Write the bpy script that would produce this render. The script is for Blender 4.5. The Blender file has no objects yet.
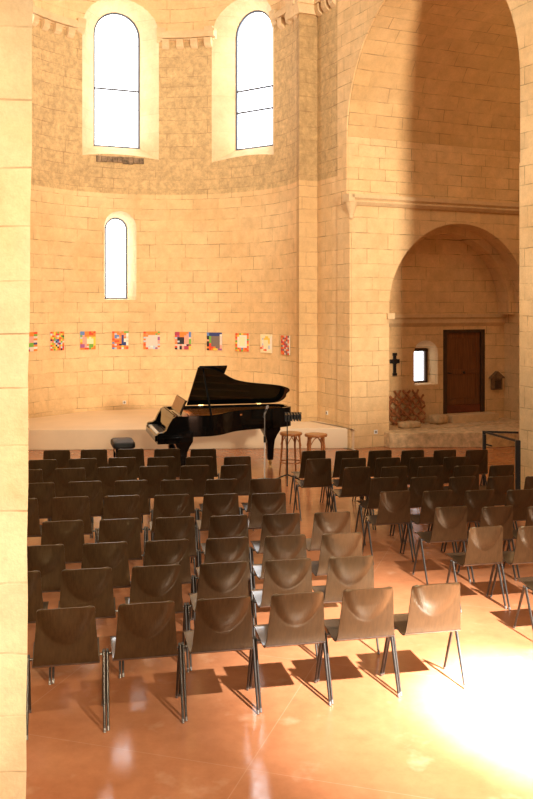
import bpy, bmesh, math, random
from mathutils import Vector, Matrix
random.seed(7)
scene = bpy.context.scene
COL = scene.collection
PI = math.pi
F, H, CX, HY = 900.0, 2.76, 266.5, 307.0       # focal length (px), eye height, principal column, horizon row

# ------------------------------------------------------------------ materials
def new_mat(name):
    m = bpy.data.materials.new(name); m.use_nodes = True
    nt = m.node_tree
    return m, nt, nt.nodes['Principled BSDF']

def N(nt, kind, **kw):
    n = nt.nodes.new(kind)
    for k, v in kw.items():
        if hasattr(n, k): setattr(n, k, v)
    return n

def link(nt, a, b): nt.links.new(a, b)

def math_node(nt, op, a, b=None, c=None):
    n = nt.nodes.new('ShaderNodeMath'); n.operation = op
    for i, v in enumerate((a, b, c)):
        if v is None: continue
        if isinstance(v, (int, float)): n.inputs[i].default_value = v
        else: nt.links.new(v, n.inputs[i])
    return n.outputs[0]

def mix_rgb(nt, fac, a, b, mode='MIX'):
    n = nt.nodes.new('ShaderNodeMix'); n.data_type = 'RGBA'; n.blend_type = mode
    for sock, v in ((n.inputs[0], fac), (n.inputs[6], a), (n.inputs[7], b)):
        if isinstance(v, (int, float)): sock.default_value = v
        elif isinstance(v, tuple): sock.default_value = (*v, 1) if len(v) == 3 else v
        else: nt.links.new(v, sock)
    return n.outputs[2]

def ramp(nt, src, p0, p1, c0=(0, 0, 0), c1=(1, 1, 1)):
    r = nt.nodes.new('ShaderNodeValToRGB')
    r.color_ramp.elements[0].position = p0; r.color_ramp.elements[1].position = p1
    r.color_ramp.elements[0].color = (*c0, 1); r.color_ramp.elements[1].color = (*c1, 1)
    nt.links.new(src, r.inputs[0])
    return r.outputs[0]

def noise(nt, vec, scale, detail=4, rough=.6):
    n = nt.nodes.new('ShaderNodeTexNoise'); n.inputs['Scale'].default_value = scale
    n.inputs['Detail'].default_value = detail; n.inputs['Roughness'].default_value = rough
    if vec is not None: nt.links.new(vec, n.inputs['Vector'])
    return n.outputs[0]

def stone(name, mode='planar', base=(.64, .445, .235), light=(.72, .53, .30), rough_above=None,
          row=.262, width=.62, joint=.008, bump=.5, radius=3.0, zc=0.0, rough_col=(.60, .42, .21), joint_amt=.75):
    """ashlar masonry; mode: planar (x+y, z), drum (angle*r, z), vault (x, arc about the local x axis), plain"""
    m, nt, b = new_mat(name)
    tc = N(nt, 'ShaderNodeTexCoord')
    sep = N(nt, 'ShaderNodeSeparateXYZ'); link(nt, tc.outputs['Object'], sep.inputs[0])
    x, y, z = sep.outputs
    if mode == 'drum':
        u = math_node(nt, 'MULTIPLY', math_node(nt, 'ARCTAN2', x, y), radius); v = z
    elif mode == 'vault':
        u = x
        v = math_node(nt, 'MULTIPLY', math_node(nt, 'ARCTAN2', math_node(nt, 'SUBTRACT', z, zc), y), radius)
    else:
        u = math_node(nt, 'ADD', x, y); v = z
    nz = noise(nt, tc.outputs['Object'], 1.3, 3)
    v = math_node(nt, 'ADD', v, math_node(nt, 'MULTIPLY', math_node(nt, 'SINE', math_node(nt, 'MULTIPLY', v, 2.3)), .07))
    v2 = math_node(nt, 'ADD', v, math_node(nt, 'MULTIPLY', math_node(nt, 'SUBTRACT', nz, .5), .05))
    cmb = N(nt, 'ShaderNodeCombineXYZ'); link(nt, u, cmb.inputs[0]); link(nt, v2, cmb.inputs[1])
    br = N(nt, 'ShaderNodeTexBrick'); link(nt, cmb.outputs[0], br.inputs['Vector'])
    br.offset = .43; br.squash = 1.35; br.squash_frequency = 3
    br.inputs['Scale'].default_value = 1
    br.inputs['Brick Width'].default_value = width; br.inputs['Row Height'].default_value = row
    br.inputs['Mortar Size'].default_value = joint; br.inputs['Mortar Smooth'].default_value = .35
    br.inputs['Color1'].default_value = (.35, .35, .35, 1); br.inputs['Color2'].default_value = (.65, .65, .65, 1)
    br.inputs['Mortar'].default_value = (.5, .5, .5, 1); br.inputs['Bias'].default_value = 0
    n_big = noise(nt, tc.outputs['Object'], .55, 5, .65)
    n_mid = noise(nt, tc.outputs['Object'], 4.0, 6, .7)
    n_fine = noise(nt, tc.outputs['Object'], 38.0, 4, .7)
    col = mix_rgb(nt, ramp(nt, n_big, .35, .68), base, light)
    tint = math_node(nt, 'MULTIPLY_ADD', math_node(nt, 'SUBTRACT', br.outputs['Color'], .5), .30, 1.0)
    grain = math_node(nt, 'MULTIPLY_ADD', math_node(nt, 'SUBTRACT', n_mid, .5), .58, 1.0)
    fine = math_node(nt, 'MULTIPLY_ADD', math_node(nt, 'SUBTRACT', n_fine, .5), .30, 1.0)
    bumpk = bump
    if rough_above is not None:                      # an older, rougher masonry above this height
        f = ramp(nt, math_node(nt, 'MULTIPLY_ADD', math_node(nt, 'SUBTRACT', z, rough_above), .5, .5), .495, .505)
        n_r = noise(nt, tc.outputs['Object'], 8.0, 8, .8)
        rc = mix_rgb(nt, ramp(nt, n_r, .36, .66), tuple(c * .80 for c in rough_col), tuple(min(1, c * 1.18) for c in rough_col))
        top = ramp(nt, math_node(nt, 'MULTIPLY_ADD', math_node(nt, 'SUBTRACT', z, 8.95), .5, .5), .495, .505)
        f = math_node(nt, 'MULTIPLY', f, math_node(nt, 'SUBTRACT', 1.0, top))
        col = mix_rgb(nt, f, col, rc)
    k = math_node(nt, 'MULTIPLY', math_node(nt, 'MULTIPLY', tint, grain), fine)
    col = mix_rgb(nt, 1.0, col, k, 'MULTIPLY')
    jm = math_node(nt, 'MULTIPLY', br.outputs['Fac'], ramp(nt, noise(nt, tc.outputs['Object'], 2.1, 3, .7), .40, .62))
    jm = math_node(nt, 'MULTIPLY', jm, joint_amt)
    col = mix_rgb(nt, jm, col, (.27, .16, .075))
    link(nt, col, b.inputs['Base Color'])
    b.inputs['Roughness'].default_value = .9
    b.inputs['Specular IOR Level'].default_value = .2
    h = math_node(nt, 'SUBTRACT', math_node(nt, 'MULTIPLY_ADD', n_mid, .5, math_node(nt, 'MULTIPLY', n_fine, .25)), math_node(nt, 'MULTIPLY', br.outputs['Fac'], .5))
    bp = N(nt, 'ShaderNodeBump'); bp.inputs['Strength'].default_value = bumpk; bp.inputs['Distance'].default_value = .04
    link(nt, h, bp.inputs['Height']); link(nt, bp.outputs[0], b.inputs['Normal'])
    return m

def simple(name, col, rough=.5, metal=0.0, spec=.5, var=0.0, scale=6.0, coat=0.0, stretch=None):
    m, nt, b = new_mat(name)
    b.inputs['Roughness'].default_value = rough; b.inputs['Metallic'].default_value = metal
    b.inputs['Specular IOR Level'].default_value = spec; b.inputs['Coat Weight'].default_value = coat; b.inputs['Coat Roughness'].default_value = .16
    tc = N(nt, 'ShaderNodeTexCoord'); vec = tc.outputs['Object']
    if stretch:
        mp = N(nt, 'ShaderNodeMapping'); mp.inputs['Scale'].default_value = stretch
        link(nt, vec, mp.inputs[0]); vec = mp.outputs[0]
    n = noise(nt, vec, scale, 5, .65)
    c0 = tuple(max(0, c * (1 - var)) for c in col); c1 = tuple(min(1, c * (1 + var)) for c in col)
    link(nt, ramp(nt, n, .32, .68, c0, c1), b.inputs['Base Color'])
    return m

def emissive(name, col, strength):
    m, nt, b = new_mat(name)
    b.inputs['Base Color'].default_value = (.8, .8, .8, 1)
    b.inputs['Emission Color'].default_value = (*col, 1); b.inputs['Emission Strength'].default_value = strength
    return m

def floor_material():
    m, nt, b = new_mat('polished_terracotta')
    tc = N(nt, 'ShaderNodeTexCoord'); vec = tc.outputs['Object']
    n1 = noise(nt, vec, .7, 6, .65); n2 = noise(nt, vec, 7, 6, .7); n3 = noise(nt, vec, 60, 3, .6)
    col = mix_rgb(nt, ramp(nt, n1, .3, .7), (.36, .130, .052), (.46, .190, .086))
    k = math_node(nt, 'MULTIPLY', math_node(nt, 'MULTIPLY_ADD', math_node(nt, 'SUBTRACT', n2, .5), .5, 1), math_node(nt, 'MULTIPLY_ADD', math_node(nt, 'SUBTRACT', n3, .5), .10, 1))
    col = mix_rgb(nt, 1.0, col, k, 'MULTIPLY')
    mp = N(nt, 'ShaderNodeMapping'); mp.inputs['Rotation'].default_value = (0, 0, .30); link(nt, vec, mp.inputs[0])
    br = N(nt, 'ShaderNodeTexBrick'); link(nt, mp.outputs[0], br.inputs['Vector']); br.offset = 0
    br.inputs['Scale'].default_value = 1; br.inputs['Brick Width'].default_value = 1.7; br.inputs['Row Height'].default_value = 1.7
    br.inputs['Mortar Size'].default_value = .004; br.inputs['Mortar Smooth'].default_value = .5
    col = mix_rgb(nt, math_node(nt, 'MULTIPLY', br.outputs['Fac'], .14), col, (.75, .55, .38))
    # pale scuffs
    sc = ramp(nt, noise(nt, vec, 2.6, 4, .6), .60, .74)
    col = mix_rgb(nt, math_node(nt, 'MULTIPLY', sc, .25), col, (.72, .48, .30))
    link(nt, col, b.inputs['Base Color'])
    link(nt, ramp(nt, n2, .3, .7, (.13, .13, .13), (.27, .27, .27)), b.inputs['Roughness'])
    bp = N(nt, 'ShaderNodeBump'); bp.inputs['Strength'].default_value = .06; bp.inputs['Distance'].default_value = .02
    link(nt, n1, bp.inputs['Height']); link(nt, bp.outputs[0], b.inputs['Normal'])
    return m

STONE_C = dict(base=(.73, .485, .238), light=(.83, .60, .33))
M = {
    'floor': floor_material(),
    'apse': stone('ashlar_drum', 'drum', rough_above=5.38, **STONE_C),
    'dome': stone('ashlar_dome', 'drum', **STONE_C),
    'bay': stone('ashlar_bay', 'planar', rough_above=5.38, **STONE_C),
    'pilaster': stone('ashlar_pilaster', 'planar', rough_above=5.38, base=(.58, .37, .17), light=(.66, .44, .22), rough_col=(.47, .31, .145)),
    'ashlar': stone('ashlar_wall', 'planar', **STONE_C),
    'vault': stone('ashlar_vault', 'vault', base=(.64, .41, .185), light=(.74, .50, .255), radius=2.5, zc=6.1),
    'pillar': stone('ashlar_pillar', 'planar', base=(.64, .42, .21), light=(.82, .65, .43), row=.325, width=1.4, joint=.006, bump=.35),
    'plain': stone('dressed_stone', 'planar', base=(.68, .48, .26), light=(.77, .57, .34), row=.5, width=2.0, joint=.003, joint_amt=.3),
    'reveal': stone('limewashed_reveal', 'planar', base=(.66, .48, .27), light=(.74, .57, .34), row=.38, width=1.2, joint=.004, joint_amt=.4),
    'rubble': simple('rubble_sill', (.22, .15, .09), .95, var=.7, scale=9),
    'rock': simple('rough_rock', (.64, .46, .26), .95, var=.3, scale=8),
    'stage': simple('pale_stage', (.82, .65, .45), .55, var=.05, scale=1.2),
    'piano': simple('black_lacquer', (.004, .004, .004), .06, spec=.18),
    'white_key': simple('ivory', (.80, .74, .62), .3, var=.03),
    'black_key': simple('ebony', (.012, .012, .012), .3),
    'copper': simple('bronzed_plate', (.55, .22, .07), .33, metal=.7, var=.1),
    'brass': simple('brass', (.75, .55, .22), .25, metal=1),
    'leather': simple('black_leather', (.007, .007, .007), .5, var=.3, scale=20, spec=.25),
    'shell': simple('dark_plywood', (.034, .0178, .0074), .36, var=.4, scale=5, stretch=(14, 14, 1.2), spec=.5, coat=.08),
    'seat_shell': simple('lacquered_seat', (.027, .0138, .0058), .40, var=.35, scale=5, stretch=(14, 1.2, 14), spec=.5, coat=1.0),
    'metal': simple('dark_steel', (.065, .057, .048), .4, metal=.6, var=.25, scale=30),
    'cap': simple('grey_ferrule', (.24, .22, .20), .4, metal=.4, var=.2),
    'black': simple('black_metal', (.012, .012, .012), .4, metal=.2),
    'white': simple('white_paint', (.80, .78, .74), .4),
    'bentwood': simple('bentwood', (.42, .155, .042), .38, var=.22, scale=9, stretch=(6, 6, 1)),
    'cane': simple('woven_cane', (.50, .25, .09), .6, var=.25, scale=60),
    'door': simple('oak_door', (.17, .065, .02), .5, var=.35, scale=3, stretch=(12, 12, .8)),
    'door_dark': simple('dark_door_frame', (.055, .028, .014), .6, var=.3, scale=6),
    'door_red': simple('door_board', (.16, .04, .015), .5, var=.25, scale=5),
    'lattice': simple('rust_lattice', (.36, .135, .045), .7, var=.25, scale=12),
    'shrine': simple('weathered_box', (.19, .115, .055), .8, var=.35, scale=12),
    'iron': simple('window_iron', (.10, .11, .14), .5, metal=.4),
    'sky': emissive('bright_sky_pane', (.90, .95, 1.0), 8),
    'sky_low': emissive('daylight_pane', (.93, .96, 1.0), 4),
}
def glass_mat():
    m, nt, b = new_mat('clear_glass')
    b.inputs['Transmission Weight'].default_value = 1; b.inputs['Roughness'].default_value = .02
    b.inputs['Base Color'].default_value = (.97, .93, .80, 1); b.inputs['IOR'].default_value = 1.1
    b.inputs['Specular IOR Level'].default_value = .4
    return m
M['glass'] = glass_mat()
M['shell'].node_tree.nodes['Principled BSDF'].inputs['Specular Tint'].default_value = (1.0, .72, .38, 1)

# ------------------------------------------------------------------ mesh helpers
class MB:
    def __init__(s): s.v, s.f, s.m, s.mats = [], [], [], []
    def mi(s, mat):
        if mat not in s.mats: s.mats.append(mat)
        return s.mats.index(mat)
    def add(s, verts, faces, mat):
        o = len(s.v); i = s.mi(mat)
        s.v += [tuple(p) for p in verts]
        for f in faces: s.f.append(tuple(o + k for k in f)); s.m.append(i)
    def box(s, x0, x1, y0, y1, z0, z1, mat):
        v = [(x, y, z) for z in (z0, z1) for y in (y0, y1) for x in (x0, x1)]
        s.add(v, [(0, 2, 3, 1), (4, 5, 7, 6), (0, 1, 5, 4), (2, 6, 7, 3), (0, 4, 6, 2), (1, 3, 7, 5)], mat)
    def obox(s, c, ax, ay, az, mat):
        c, ax, ay, az = map(Vector, (c, ax, ay, az))
        v = [c + ax * i + ay * j + az * k for k in (-1, 1) for j in (-1, 1) for i in (-1, 1)]
        s.add(v, [(0, 2, 3, 1), (4, 5, 7, 6), (0, 1, 5, 4), (2, 6, 7, 3), (0, 4, 6, 2), (1, 3, 7, 5)], mat)
    def tube(s, path, r, mat, n=10, cap=True, r2=None, up=None):
        path = [Vector(p) for p in path]; k = len(path)
        rs = r if isinstance(r, (list, tuple)) else [r] * k
        q = (r2 if isinstance(r2, (list, tuple)) else [r2] * k) if r2 is not None else rs
        verts = []; prev = None
        for i, p in enumerate(path):
            t = (path[min(i + 1, k - 1)] - path[max(i - 1, 0)]).normalized()
            if prev is None:
                a = Vector(up) if up else (Vector((0, 0, 1)) if abs(t.z) < .9 else Vector((1, 0, 0)))
            else: a = prev
            a = (a - t * a.dot(t)).normalized(); b = t.cross(a); prev = a
            for j in range(n):
                th = 2 * PI * j / n
                verts.append(p + a * (rs[i] * math.cos(th)) + b * (q[i] * math.sin(th)))
        faces = [(i * n + j, i * n + (j + 1) % n, (i + 1) * n + (j + 1) % n, (i + 1) * n + j) for i in range(k - 1) for j in range(n)]
        if cap: faces += [tuple(range(n - 1, -1, -1)), tuple((k - 1) * n + j for j in range(n))]
        s.add(verts, faces, mat)
    def lathe(s, prof, mat, n=24, c=(0, 0, 0)):
        k = len(prof)
        v = [(c[0] + r * math.cos(2 * PI * j / n), c[1] + r * math.sin(2 * PI * j / n), c[2] + z) for r, z in prof for j in range(n)]
        f = [(i * n + j, i * n + (j + 1) % n, (i + 1) * n + (j + 1) % n, (i + 1) * n + j) for i in range(k - 1) for j in range(n)]
        f += [tuple(range(n - 1, -1, -1)), tuple((k - 1) * n + j for j in range(n))]
        s.add(v, f, mat)
    def prism(s, poly, axis, a, b, mat):
        """poly of 2-D points extruded along axis from a to b"""
        def P(p, t): return {'x': (t, p[0], p[1]), 'y': (p[0], t, p[1]), 'z': (p[0], p[1], t)}[axis]
        n = len(poly)
        s.add([P(p, a) for p in poly] + [P(p, b) for p in poly],
              [tuple(range(n - 1, -1, -1)), tuple(range(n, 2 * n))] + [(i, (i + 1) % n, n + (i + 1) % n, n + i) for i in range(n)], mat)
    def loft(s, rings, mat, cap=True):
        n = len(rings[0]); v = [p for r in rings for p in r]
        f = [(i * n + j, i * n + (j + 1) % n, (i + 1) * n + (j + 1) % n, (i + 1) * n + j) for i in range(len(rings) - 1) for j in range(n)]
        if cap: f += [tuple(range(n - 1, -1, -1)), tuple((len(rings) - 1) * n + j for j in range(n))]
        s.add(v, f, mat)
    def grid(s, pts, mat, thick=None):
        """pts[i][j] -> sheet; thick: offset list same shape for a closed slab"""
        a, b = len(pts), len(pts[0])
        v = [p for row in pts for p in row]
        q = lambda i, j: i * b + j
        f = [(q(i, j), q(i, j + 1), q(i + 1, j + 1), q(i + 1, j)) for i in range(a - 1) for j in range(b - 1)]
        if thick:
            o = a * b; v += [p for row in thick for p in row]
            f += [(o + q(i, j), o + q(i + 1, j), o + q(i + 1, j + 1), o + q(i, j + 1)) for i in range(a - 1) for j in range(b - 1)]
            rim = [q(0, j) for j in range(b)] + [q(i, b - 1) for i in range(1, a)] + [q(a - 1, j) for j in range(b - 2, -1, -1)] + [q(i, 0) for i in range(a - 2, 0, -1)]
            f += [(rim[k], o + rim[k], o + rim[(k + 1) % len(rim)], rim[(k + 1) % len(rim)]) for k in range(len(rim))]
        s.add(v, f, mat)
    def mesh(s, name, smooth=False, bevel=0.0):
        me = bpy.data.meshes.new(name)
        me.from_pydata(s.v, [], s.f)
        for mt in s.mats: me.materials.append(mt)
        me.polygons.foreach_set('material_index', s.m)
        bm = bmesh.new(); bm.from_mesh(me)
        bmesh.ops.recalc_face_normals(bm, faces=bm.faces)
        if bevel:
            es = [e for e in bm.edges if len(e.link_faces) == 2 and e.calc_face_angle(0) > .6]
            bmesh.ops.bevel(bm, geom=es, offset=bevel, segments=2, affect='EDGES', profile=.6, clamp_overlap=True)
        bm.to_mesh(me); bm.free()
        if smooth:
            me.polygons.foreach_set('use_smooth', [True] * len(me.polygons))
            try: me.set_sharp_from_angle(angle=math.radians(38))
            except Exception: pass
        me.update()
        return me
    def build(s, name, parent=None, smooth=False, bevel=0.0, loc=(0, 0, 0), rz=0.0):
        o = bpy.data.objects.new(name, s.mesh(name, smooth, bevel)); COL.objects.link(o)
        o.location = loc; o.rotation_euler = (0, 0, rz)
        if parent: o.parent = parent
        return o

def tag(o, label=None, cat=None, group=None, kind=None):
    if label: o['label'] = label
    if cat: o['category'] = cat
    if group: o['group'] = group
    if kind: o['kind'] = kind
    return o

def thing(name, label, cat, loc=(0, 0, 0), rz=0.0, group=None):
    o = bpy.data.objects.new(name, None); COL.objects.link(o); o.empty_display_size = .1
    o.location = loc; o.rotation_euler = (0, 0, rz)
    return tag(o, label, cat, group)

def struct(o, label=None, cat=None):
    return tag(o, label, cat, kind='structure')

def dup(root, loc, rz, label, group=None, skip=()):
    r = root.copy(); COL.objects.link(r); r.location = loc; r.rotation_euler = (0, 0, rz); r['label'] = label
    if group: r['group'] = group
    for ch in root.children:
        c = ch.copy(); COL.objects.link(c); c.parent = r
        for g in ch.children:
            if g.name.split('.')[0] in skip: continue
            d = g.copy(); COL.objects.link(d); d.parent = c
    return r

def cut(o, cutters):
    """carve openings (boolean difference, applied)"""
    for c in cutters:
        md = o.modifiers.new('cut', 'BOOLEAN'); md.operation = 'DIFFERENCE'; md.object = c; md.solver = 'EXACT'
        try: md.material_mode = 'TRANSFER'
        except Exception: pass
    dg = bpy.context.evaluated_depsgraph_get(); dg.update()
    me = bpy.data.meshes.new_from_object(o.evaluated_get(dg))
    o.modifiers.clear(); old = o.data; o.data = me; bpy.data.meshes.remove(old)
    for c in cutters:
        cm = c.data; bpy.data.objects.remove(c); bpy.data.meshes.remove(cm)
    return o

def arch_ring(hw, z0, zs, y, n=14, cx=0.0):
    """arch outline (x, y, z): sill z0, springing zs, half width hw"""
    p = [(cx - hw, y, z0), (cx + hw, y, z0)]
    p += [(cx + hw * math.cos(PI * i / n), y, zs + hw * math.sin(PI * i / n)) for i in range(n + 1)]
    return p

def arch_frame(mb, hw, z0, zs, y, th, dep, mat, cx=0.0):
    a = arch_ring(hw, z0, zs, y, cx=cx); b = arch_ring(hw - th, z0 + th, zs, y, cx=cx)
    n = len(a)
    sh = lambda ring, d: [(p[0], p[1] + d, p[2]) for p in ring]
    v = a + b + sh(a, dep) + sh(b, dep)
    f = []
    for i in range(n):
        j = (i + 1) % n
        f += [(i, j, n + j, n + i), (2 * n + i, 3 * n + i, 3 * n + j, 2 * n + j), (i, 2 * n + i, 2 * n + j, j), (n + i, n + j, 3 * n + j, 3 * n + i)]
    mb.add(v, f, mat)

# ------------------------------------------------------------------ church frame
PHI = math.radians(24.8)                                    # church axis turned against the view
A = Vector((-math.sin(PHI), math.cos(PHI), 0)); R = Vector((math.cos(PHI), math.sin(PHI), 0))
C = Vector((-2.27, 18.05, 0))                               # centre of the apse drum
RAD = 3.0

# floor
mb = MB(); mb.box(-12, 22, -12, 30, -.2, 0, M['floor'])
struct(mb.build('floor'), 'polished terracotta floor', 'floor')

# apse drum
def ring_sector(mb, r0, r1, a0, a1, z0, z1, mat, n=64):
    inner0 = []; v = []
    for i in range(n + 1):
        a = math.radians(a0 + (a1 - a0) * i / n); sx, cy = math.sin(a), math.cos(a)
        v += [(r0 * sx, r0 * cy, z0), (r1 * sx, r1 * cy, z0), (r1 * sx, r1 * cy, z1), (r0 * sx, r0 * cy, z1)]
    f = [(0, 1, 2, 3), (4 * n + 3, 4 * n + 2, 4 * n + 1, 4 * n)]
    for i in range(n):
        p, q = 4 * i, 4 * i + 4
        for a, b in ((0, 1), (1, 2), (2, 3), (3, 0)): f.append((p + a, q + a, q + b, p + b))
    mb.add(v, f, mat)

mb = MB(); ring_sector(mb, RAD, 4.3, -106, 102.3, 0, 10.6, M['apse'], 96)
apse = mb.build('wall_apse', loc=C, rz=PHI)
WIN_ANG = (-2.8, -61.6, 62.5)                               # turn of each tall window about the drum axis (z up, + = left)
cutters = []
def cutter(rings, ang, mat):
    c = MB(); c.loft(rings, mat)
    return c.build('cutter', loc=C, rz=PHI + math.radians(ang))
def upper_rings(dz=0):
    g0, g1 = (1.14, 5.98 + dz, 9.13 + dz, 2.55), (.55, 6.50 + dz, 9.12 + dz, 3.30)
    s0 = [(x, g0[3], z) for x, _, z in arch_ring(g0[0], g0[1], g0[2], 0)]
    s1 = arch_ring(.55, g1[1], g1[2], g1[3]); s2 = arch_ring(.55, g1[1], g1[2], 4.6)
    return [s0, s1, s2]
for a, dz in zip(WIN_ANG, (0, -.09, 0)): cutters.append(cutter(upper_rings(dz), a, M['reveal']))
cutters.append(cutter([arch_ring(.47, 2.91, 4.62, 2.6), arch_ring(.27, 2.95, 4.60, 3.42), arch_ring(.27, 2.95, 4.60, 4.6)], -2.9, M['reveal']))
cut(apse, cutters)
struct(apse, 'curved ashlar wall of the apse', 'wall')

mb = MB()                                                   # half dome over the drum
rings = []
for i in range(13):
    e = PI / 2 * i / 12
    rings.append([(3.02 * math.cos(e) * math.sin(math.radians(t)), 3.02 * math.cos(e) * math.cos(math.radians(t)), 10.6 + 3.02 * math.sin(e)) for t in range(-105, 106, 6)])
mb.grid(rings, M['dome'], [[(p[0] * 1.1, p[1] * 1.1, 10.6 + (p[2] - 10.6) * 1.1 + .02) for p in r] for r in rings])
struct(mb.build('ceiling_apse', loc=C, rz=PHI, smooth=True), 'stone half dome over the apse', 'ceiling')

# corbel table: cornice with corbels, broken by the windows
def rot2(x, y, a):
    return (x * math.cos(a) - y * math.sin(a), x * math.sin(a) + y * math.cos(a))
cor = MB()
spans = [(-101, -81), (-44.5, -17.4), (19.8, 46.2), (82.5, 104)]
for a0, a1 in spans:
    ring_sector(cor, RAD - .13, RAD + .05, a0, a1, 9.02, 9.14, M['plain'], 14)
    ring_sector(cor, RAD - .08, RAD + .05, a0, a1, 9.14, 9.20, M['plain'], 14)
    ring_sector(cor, RAD - .04, RAD + .05, a0, a1, 8.98, 9.02, M['plain'], 14)
cornice = struct(cor.build('trim_1', loc=C, rz=PHI), 'stone cornice on corbels round the apse', 'cornice')
def corbel(parent, mat, p, ang, w=.085, d=.11, h=.24):
    c = MB()
    c.prism([(0.04, 0), (0.04, h), (-d, h), (-d, h * .62), (-d * .8, h * .35), (-d * .25, .03)], 'x', -w, w, mat)
    return c.build('corbel', parent, loc=p, rz=ang)
for a0, a1 in spans:
    n = max(2, round((a1 - a0) * RAD * PI / 180 / .34))
    for i in range(n):
        a = -math.radians(a0 + (i + .5) * (a1 - a0) / n)
        corbel(cornice, M['plain'], (*rot2(0, RAD, a), 8.76), a)
for w in WIN_ANG:                                           # impost blocks beside the tall windows
    for sgn in (-1, 1):
        a = math.radians(w + sgn * 18.3)
        im = MB(); im.prism([(.05, 8.92), (.05, 9.26), (-.10, 9.26), (-.10, 9.16), (-.04, 8.98)], 'x', -.10, .10, M['reveal'])
        im.build('impost', cornice, loc=(*rot2(0, RAD, a), 0), rz=a)

# windows
def window(name, ang, hw, z0, zs, y, bars, label, glass):
    w = struct(thing(name, label, 'window', loc=C, rz=PHI + math.radians(ang)))
    fr = MB(); arch_frame(fr, hw, z0, zs, y, .04, .05, M['iron'])
    fr.build('frame', w)
    for zb in bars:
        b = MB(); b.box(-hw + .03, hw - .03, y + .003, y + .035, zb - .022, zb + .022, M['iron']); b.build('glazing_bar', w)
    g = MB(); r = arch_ring(hw - .02, z0 + .02, zs, y + .05); g.loft([r, [(p[0], p[1] + .02, p[2]) for p in r]], glass); g.build('pane', w)
    return w
window('window_1', WIN_ANG[0], .55, 6.50, 9.12, 3.32, (7.86,), 'tall arched window above the small one, single glazing bar', M['sky'])
window('window_2', WIN_ANG[1], .55, 6.41, 9.03, 3.32, (7.78, 7.28), 'tall arched window nearer the big transept arch, two thin bars', M['sky'])
window('window_3', WIN_ANG[2], .55, 6.50, 9.12, 3.32, (7.86,), 'tall arched window on the far side of the apse', M['sky'])
window('window_4', -2.9, .27, 2.95, 4.60, 3.44, (), 'small narrow arched window low in the apse wall', M['sky'])
sl = MB()
for i in range(9):
    x = -.5 + i * .125; hgt = random.uniform(.05, .10)
    yf = math.sqrt(9 - x * x) - .015 - random.uniform(0, .045)
    sl.box(x - .062, x + .058, yf, 3.2, 6.10 - random.uniform(0, .03), 6.20 + hgt * .5, M['rubble'])
struct(sl.build('trim_2', loc=C, rz=PHI + math.radians(WIN_ANG[0]), bevel=.012), 'dark broken stone sill under the first tall window', 'sill')

# choir bay: pilaster and flat wall between apse and transept arch
J = Vector((1.65, 17.5, 0))
P0 = Vector((1.06, 18.75, 0))                               # inner corner of bay wall
mb = MB(); mb.prism([(-.425, 0), (0, 0), (.3, .9), (-.2, .9), (-.335, .35)], 'z', 0, 10.6, M['pilaster'])      # pilaster: x along R, front face at y=0
pil = struct(mb.build('wall_pilaster', loc=P0, rz=PHI), 'stone pilaster where the apse opens', 'wall')
cp = MB(); cp.prism([(-.5, 9.02), (.0, 9.02), (.0, 9.3), (-.5, 9.3)], 'y', -.10, .5, M['plain']); cp.prism([(-.46, 8.82), (-.04, 8.82), (.0, 9.02), (-.5, 9.02)], 'y', -.07, .5, M['plain'])
cp.build('capital', pil)
# frame of the side walls: local x toward the nave (-A), local y outward (R)
SIDE = math.atan2(-A.y, -A.x)
t_j = (J - P0).dot(-A)
mb = MB(); mb.box(-.9, t_j - .5, 0, .9, 0, 10.6, M['bay'])
bay = struct(mb.build('wall_choir', loc=P0, rz=SIDE), 'rough stone bay wall beside the apse', 'wall')
cb = MB(); cb.box(-.1, t_j - .52, -.13, .02, 9.02, 9.2, M['plain'])
cornb = struct(cb.build('trim_3', loc=P0, rz=SIDE), 'stone cornice on corbels over the bay wall', 'cornice')
for i in range(3): corbel(cornb, M['plain'], (.14 + i * .3, 0, 8.76), 0, .085, .11, .25)
# transept arch wall: origin J, x along -A, y outward
T1 = 4.88
mb = MB(); mb.box(-.5, T1 + 16, -.03, .6, 0, 12.5, M['ashlar'])
archw = mb.build('wall_arch', loc=J, rz=SIDE)
def arch_pts(c, hw, z0, zs, y, n=40):
    p = [(c - hw, y, z0), (c + hw, y, z0)] + [(c + hw * math.cos(PI * i / n), y, zs + hw * math.sin(PI * i / n)) for i in range(n + 1)]
    return p
AC, AH, AS = (T1 - .12) / 2, (T1 + .12) / 2, 6.1
E_ = .015
c1 = MB(); c1.loft([arch_pts(AC, AH + E_, 4.85, AS, -.5), arch_pts(AC, AH + E_, 4.85, AS, 1.2)], M['ashlar'])
c2 = MB(); c2.box(-E_, T1, -.5, 1.2, -.5, 4.86, M['ashlar'])
cut(archw, [c1.build('cutter', loc=J, rz=SIDE), c2.build('cutter', loc=J, rz=SIDE)])
struct(archw, 'smooth ashlar wall with the big transept arch', 'wall')

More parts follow.
